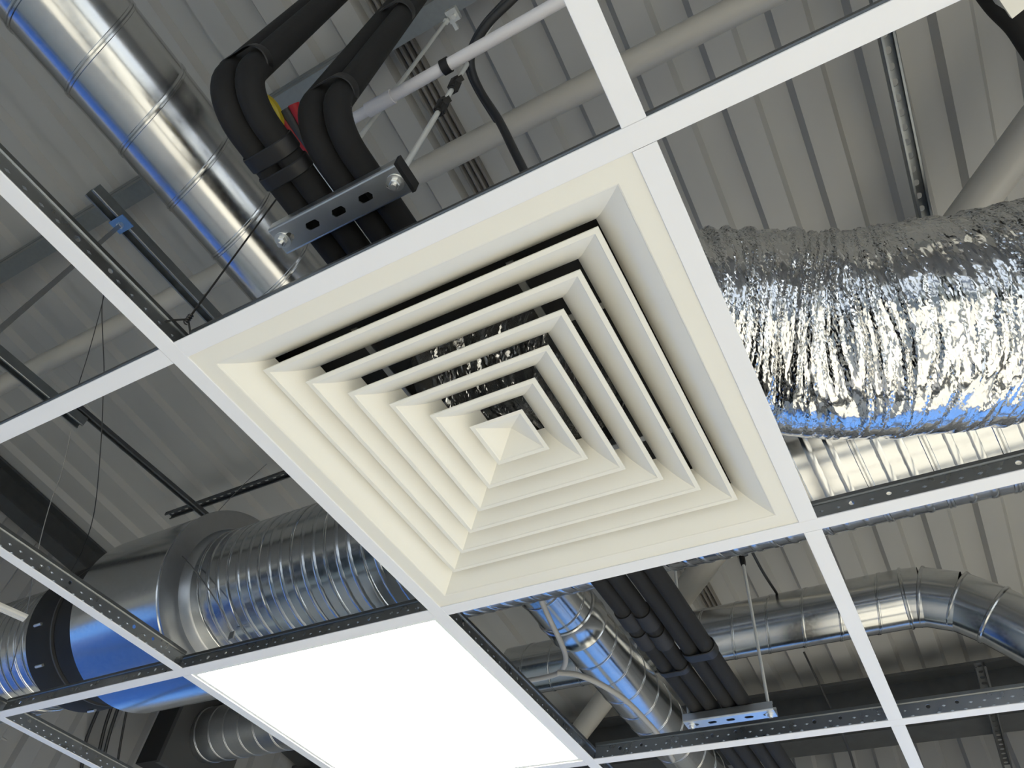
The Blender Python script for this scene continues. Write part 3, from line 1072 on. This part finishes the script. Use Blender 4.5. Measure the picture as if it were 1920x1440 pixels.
# second strut under the same pipes
S2 = thing('strut_channel', (0.235, 1.47, SZ), 'zinc slotted strut channel under the charcoal pipes at lower right', 'strut channel', 'slotted struts carrying pipes')
channel(S2, (0.124, 1.478, SZ), (1, 0, 0), (0, 1, 0), (0, 0, 1), 0.216, 0.041, 0.021, 0.044, 0.022, 0.011)
nut_set(S2, (0.1385, 1.478, SZ))
nut_set(S2, (0.327, 1.478, SZ))
rod('threaded_rod', (0.327, 1.478, SZ + 0.002), (0.327, 1.478, 1.60), 'thin zinc rod beside the charcoal pipes with a black tie, lower right')
rod('threaded_rod', (0.1335, 1.478, SZ + 0.002), (0.1335, 1.478, 1.60), 'thin zinc rod mostly hidden behind the charcoal pipes')

# white conduit
CZ_ = 0.548
cd = thing('plastic_conduit', (0.5, -0.028, CZ_), 'white plastic conduit slanting up to the top edge', 'conduit')
part('tube', cyl((0.20, -0.028, CZ_), (2.2, -0.028, CZ_), 0.0100, 20), M['pvc'], cd, smooth=True)
part('coupling', lathe((0.150, -0.028, CZ_), (1, 0, 0), [(0, 0.0100), (0, 0.0122), (0.052, 0.0122), (0.052, 0.0100)], 20), M['pvc'], cd, smooth=30)
part('end_tube', cyl((0.06, -0.028, CZ_), (0.15, -0.028, CZ_), 0.0090, 20), M['pvc'], cd, smooth=True)


def clip_on_rod(x, y, z, label, hoop=None):
    c = thing('plastic_clip', (x, y, z), label, 'clip', 'black clips on the rods')
    part('jaw', obox((x, y, z), (1, 0, 0), (0, 1, 0), (0, 0, 1), 0.012, 0.014, 0.042), M['black'], c)
    part('lever', obox((x + 0.009, y - 0.003, z + 0.004), (1, 0, 0.3), (0, 1, 0), (-0.3, 0, 1), 0.016, 0.008, 0.008), M['black'], c)
    part('collar', lathe((x, y, z - 0.026), (0, 0, 1), [(0, 0.004), (0, 0.0062), (0.010, 0.008), (0.042, 0.008), (0.052, 0.0062), (0.052, 0.004)], 12), M['black'], c, smooth=30)
    if hoop:
        part('hoop', lathe((hoop[0] - 0.007, hoop[1], hoop[2]), (1, 0, 0), [(0, 0.0102), (0, 0.0125), (0.014, 0.0125), (0.014, 0.0102)], 20, True), M['black'], c, smooth=30)


cl_ = RB + RQ * ((0.435 - RB.z) / RQ.z)
clip_on_rod(cl_.x, cl_.y, cl_.z, 'lower black clip on the bright rod, no tube in it')
cl_ = RB + RQ * ((0.527 - RB.z) / RQ.z)
clip_on_rod(cl_.x, cl_.y, cl_.z, 'upper black clip on the bright rod, holding the white conduit', (at(846, 141, CZ_).x, -0.028, CZ_))
clip_on_rod(0.327, 1.478, 0.62, 'black clip on the zinc rod beside the charcoal pipes')

# slotted strut fixed under the deck, open side down (right)
def roof_strut(name, x, y0, y1, z, label, mat='zinc', W=0.041, H=0.021):
    t = thing(name, (x, y0, z), label, 'strut channel', 'slotted struts under the roof')
    L = y1 - y0
    channel(t, (x, y0, z + H), (0, 1, 0), (1, 0, 0), (0, 0, -1), L, W, H, 0.050, 0.024, 0.018, mat=mat, lip=0.008)
    return t


roof_strut('roof_strut', 1.135, 0.05, 2.0, 1.60, 'perforated zinc strut under the roof, above the foil duct at right', mat='purlin', H=0.041)
roof_strut('roof_strut', -1.02, -0.085, 1.0, 1.20, 'bright twin-lipped strut with a blue bracket, left of the round duct', mat='purlin', H=0.041)
roof_strut('roof_strut', -1.87, 0.0, 0.575, 1.20, 'bright strut end left of the grid, in the left edge opening', mat='purlin', H=0.041)
roof_strut('roof_strut', -1.86, 0.50, 1.40, 1.245, 'thin dark strut continuing from the bright strut end at left', mat='darksteel', W=0.03)
t = thing('roof_strut', (-1.9, 1.43, 1.60), 'dark perforated strut lying crosswise above the big duct at left', 'strut channel', 'slotted struts under the roof')
channel(t, (-2.5, 1.40, 1.60), (1, 0, 0), (0, 1, 0), (0, 0, -1), 1.6, 0.041, 0.021, 0.05, 0.026, 0.016, mat='darksteel')
roof_strut('roof_strut', 0.87, 3.0, 4.0, 0.98, 'dark perforated strut hanging at the bottom right corner below the cross tee', mat='darksteel')

# blue bracket with hanging strip
c = at(228, 420, 1.195)
b = thing('blue_bracket', c, 'small blue square bracket clamped on the bright strut', 'bracket')
part('plate', box(c.x - 0.030, c.x + 0.030, c.y - 0.022, c.y + 0.022, c.z - 0.004, c.z), M['blue'], b)
part('screw', cyl((c.x, c.y, c.z - 0.016), (c.x, c.y, c.z - 0.004), 0.010, 6), M['bright'], b)
b2 = at(0, 617, 0.45)
dd = (b2 - c).normalized()
solo('hanger_strip', obox((c + b2) / 2 + dd * 0.02, dd, (0, 1, 0), dd.cross(V3((0, 1, 0))), (b2 - c).length + 0.1, 0.012, 0.003), M['galv_dull'],
     'thin grey metal strip slanting down left from the blue bracket', 'strip')

# ================================================================ CABLES AND WIRES
def cable(name, pts, r, mat, label, cat='cable', group=None, n=10, m=8):
    return solo(name, tube(spline(pts, m), r, n), M[mat], label, cat, group, smooth=True)


cable('black_cable', [at(1000, -40, 0.68), at(960, 0, 0.67), at(915, 45, 0.66), at(888, 90, 0.65), at(883, 125, 0.63), at(900, 170, 0.60), at(935, 225, 0.54), at(965, 285, 0.47), at(995, 345, 0.40)],
      0.0072, 'cable_black', 'black cable hanging in a curve right of the white conduit')
cable('black_cable', [at(985, -40, 0.70), at(948, 0, 0.69), at(905, 48, 0.68), at(880, 95, 0.67), at(876, 125, 0.65), at(894, 168, 0.62), at(930, 226, 0.56)],
      0.0050, 'cable_black', 'thinner second black cable lying along the curved cable at the top')
cable('grey_cable', [at(1000, 1085, 0.53), at(1010, 1115, 0.53), at(1030, 1160, 0.52), at(1052, 1205, 0.51), at(1061, 1235, 0.50), at(1052, 1258, 0.50), at(1030, 1268, 0.50), at(985, 1277, 0.50), at(940, 1284, 0.50)],
      0.0080, 'cable_grey', 'light grey cable looping past the coupling of the round duct, lower middle')
cable('grey_cable', [at(1045, 1261, 0.42), at(1085, 1266, 0.42), at(1130, 1285, 0.42), at(1175, 1315, 0.42), at(1210, 1350, 0.42), at(1236, 1380, 0.42), at(1262, 1425, 0.42)],
      0.0085, 'cable_grey', 'light grey cable arching in front of the round duct towards the bottom')
cable('grey_cable', [at(-30, 1370, 0.7), at(0, 1382, 0.7), at(28, 1400, 0.7), at(48, 1420, 0.7), at(68, 1446, 0.7)], 0.006, 'cable_grey', 'pale cable curving through the bottom left corner')
for i, (pp, lab) in enumerate([([(190, 1320), (178, 1345), (166, 1375), (160, 1395), (153, 1440)], 'black cable dropping below the silencer, leftmost'),
                               ([(211, 1320), (200, 1352), (190, 1390), (180, 1440)], 'black cable dropping below the silencer, second from the left'),
                               ([(224, 1320), (213, 1352), (203, 1385), (190, 1440)], 'black cable dropping below the silencer, third from the left'),
                               ([(240, 1320), (234, 1350), (225, 1400), (219, 1440)], 'black cable dropping below the silencer, rightmost')]):
    cable('black_cable', [at(x_, y_, 1.0 - 0.0022 * (y_ - 1320)) for x_, y_ in pp], 0.0085 if i != 3 else 0.006, 'cable_black', lab, group='black cables below the silencer')
cable('hanger_wire', [at(147, 722, 0.9), at(165, 665, 0.95), at(186, 590, 1.0), at(195, 556, 1.02)], 0.0012, 'wire', 'left thin wire of the pair hanging in the left opening', 'wire', 'thin hanger wires', 6)
cable('hanger_wire', [at(196, 545, 1.02), at(191, 585, 1.0), at(195, 690, 0.9), at(193, 750, 0.85), at(189, 835, 0.78), at(177, 958, 0.7), at(155, 1030, 0.66), at(128, 1080, 0.64)], 0.0014, 'wire', 'long thin wire hanging down to the silencer at left', 'wire', 'thin hanger wires', 6)
cable('hanger_wire', [at(132, 810, 0.63), at(130, 822, 0.62), at(113, 893, 0.56), at(97, 935, 0.52), at(78, 1003, 0.46), at(66, 1060, 0.41), at(52, 1140, 0.35), at(40, 1185, 0.31), at(20, 1260, 0.27)], 0.0013, 'wire_grey', 'thin grey wire hanging left of the silencer past the white trim', 'wire', 'thin hanger wires', 6)
cable('hanger_wire', [at(1507, 1222, 0.95), at(1530, 1270, 0.86), at(1558, 1328, 0.76)], 0.004, 'wire', 'dark rod crossing in front of the dark eaves beam at lower right', 'wire', 'thin hanger wires', 6)
cable('black_cable', [at(1398, 1010, 1.12), at(1411, 1036, 1.12), at(1432, 1075, 1.12), at(1456, 1112, 1.12)], 0.0055, 'cable_black', 'short black cable dropping onto the cross duct at lower right')
cable('black_cable', [at(1575, 1368, 0.7), at(1588, 1395, 0.7), at(1602, 1440, 0.7), at(1606, 1465, 0.7)], 0.006, 'cable_black', 'black cable in the opening at the bottom edge, lower right')
cable('hanger_wire', [at(370, 1010, 0.95), at(395, 975, 1.05), at(450, 915, 1.25), at(500, 870, 1.4)], 0.0013, 'wire_grey', 'fine slanting wire above the flat rim of the silencer', 'wire', 'thin hanger wires', 6)
# knotted wire on the main tee
k = thing('hanger_wire', (0.002, -0.020, 0.03), 'black wire knotted through the main tee near the diffuser corner', 'wire', 'thin hanger wires')
kx, ky = 0.006, -0.012
part('strand', tube(spline([(kx, ky, 0.05), (kx + 0.001, ky, 0.3), (kx, ky + 0.002, 0.9), (kx, ky, 1.84)], 6), 0.0014, 8), M['wire'], k, smooth=True)
part('tail', tube(spline([(kx, ky, 0.052), (0.004, 0.004, 0.036), (0.002, 0.016, 0.022)], 5), 0.0013, 8), M['wire'], k, smooth=True)
part('tail', tube(spline([(kx, ky, 0.052), (0.004, -0.024, 0.036), (-0.002, -0.034, 0.022)], 5), 0.0013, 8), M['wire'], k, smooth=True)
part('knot', helix((kx, ky, 0.044), (0, 0, 1), 0.0022, 0.018, 0.0042, [(-0.0012, 0), (0, 0.0014), (0.0012, 0)], 0, 12), M['wire'], k, smooth=True)
cable('hanger_wire', [(-1.018, 0.722, 0.474), (-0.945, 0.740, 0.414), (-0.884, 0.771, 0.352), (-0.856, 0.806, 0.312), (-0.857, 0.852, 0.284)], 0.0016, 'wire_grey', 'pale wire dangling in front of the ribbed duct with a small tag', 'wire', 'thin hanger wires', 6)
c = V3((-0.856, 0.860, 0.276))
tg = solo('wire_tag', obox(c, (1, 0, 0.2), (0, 1, 0), (-0.2, 0, 1), 0.016, 0.004, 0.022), M['galv_dull'], 'small square metal tag on the pale wire by the ribbed duct', 'tag')

# white trim piece at left edge
a, b = at(-70, 1108, 0.16), at(48, 1160, 0.16)
d = (b - a).normalized()
w_ = d.cross(V3((0, 0, 1)))
t = thing('plastic_trim', (a + b) / 2, 'white twin-ribbed plastic length poking in at the left edge', 'trim')
for k in (-1, 1):
    part('channel', extrude([(-0.006, 0), (-0.0045, -0.004), (0.0045, -0.004), (0.006, 0), (0.006, 0.005), (-0.006, 0.005)], a + w_ * (0.0068 * k), w_, (0, 0, 1), d, (b - a).length), M['white_plastic'], t)

# black hose and white box, top right corner
cable('black_hose', [at(1852, -40, 0.52), at(1882, 0, 0.52), at(1917, 36, 0.51), at(1945, 78, 0.50), at(1985, 140, 0.49)], 0.024, 'insul', 'thick black hose in the top right corner behind the white box', 'hose', n=16)
c = at(1905, 8, 0.44)
t = thing('junction_box', c, 'corner of a white box in the top right corner', 'box')
e1 = (at(1898, 34, 0.44) - at(1872, -4, 0.44)).normalized()
e2 = V3((0, 0, 1)).cross(e1)
o_ = at(1898, 35, 0.44)
s2 = 1 if (at(1920, 24, 0.44) - o_).dot(e2) > 0 else -1
e2 = e2 * s2
cc = o_ - e1 * 0.06 + e2 * 0.06
part('lid', obox(cc + V3((0, 0, 0.004)), e1, e2, (0, 0, 1), 0.12, 0.12, 0.008), M['white_plastic'], t)
part('body', obox(cc + V3((0, 0, 0.033)), e1, e2, (0, 0, 1), 0.114, 0.114, 0.05), M['white_plastic'], t)

# yellow and red tool between the pipes
c = at(484, 226, 0.36)
t = thing('hand_tool', c, 'yellow and red hand tool wedged behind the first pair of black pipes', 'tool')
part('yellow_disc', lathe(c, (0.1, 0.4, 1), [(0, 0.001), (0, 0.036), (0.002, 0.038), (0.010, 0.038), (0.012, 0.036), (0.012, 0.001)], 48), M['yellow'], t, smooth=30)
p0, p1 = at(536, 205, 0.37), at(588, 292, 0.35)
dd = (p1 - p0).normalized()
wv = dd.cross(V3((0, 0, 1))).normalized()
n_ = len(spline([p0, (p0 + p1) / 2, p1], 6))
rr = [0.009 - 0.005 * k / (n_ - 1) for k in range(n_)]
part('red_grip', tube(spline([p0 - wv * 0.013, (p0 + p1) / 2 - wv * 0.010, p1 - wv * 0.003], 6), rr, 10), M['red'], t, smooth=True)
part('red_grip', tube(spline([p0 + wv * 0.015, (p0 + p1) / 2 + wv * 0.011, p1 + wv * 0.004], 6), rr, 10), M['red'], t, smooth=True)
part('grey_core', tube(spline([p0, (p0 + p1) / 2, p1], 6), [q_ * 1.1 for q_ in rr], 10), M['darkgrey'], t, smooth=True)
q0, q1 = p1, at(645, 390, 0.27)
part('blade', obox((q0 + q1) / 2, (q1 - q0), wv, (q1 - q0).cross(wv), (q1 - q0).length, 0.014, 0.0015), M['zinc'], t)
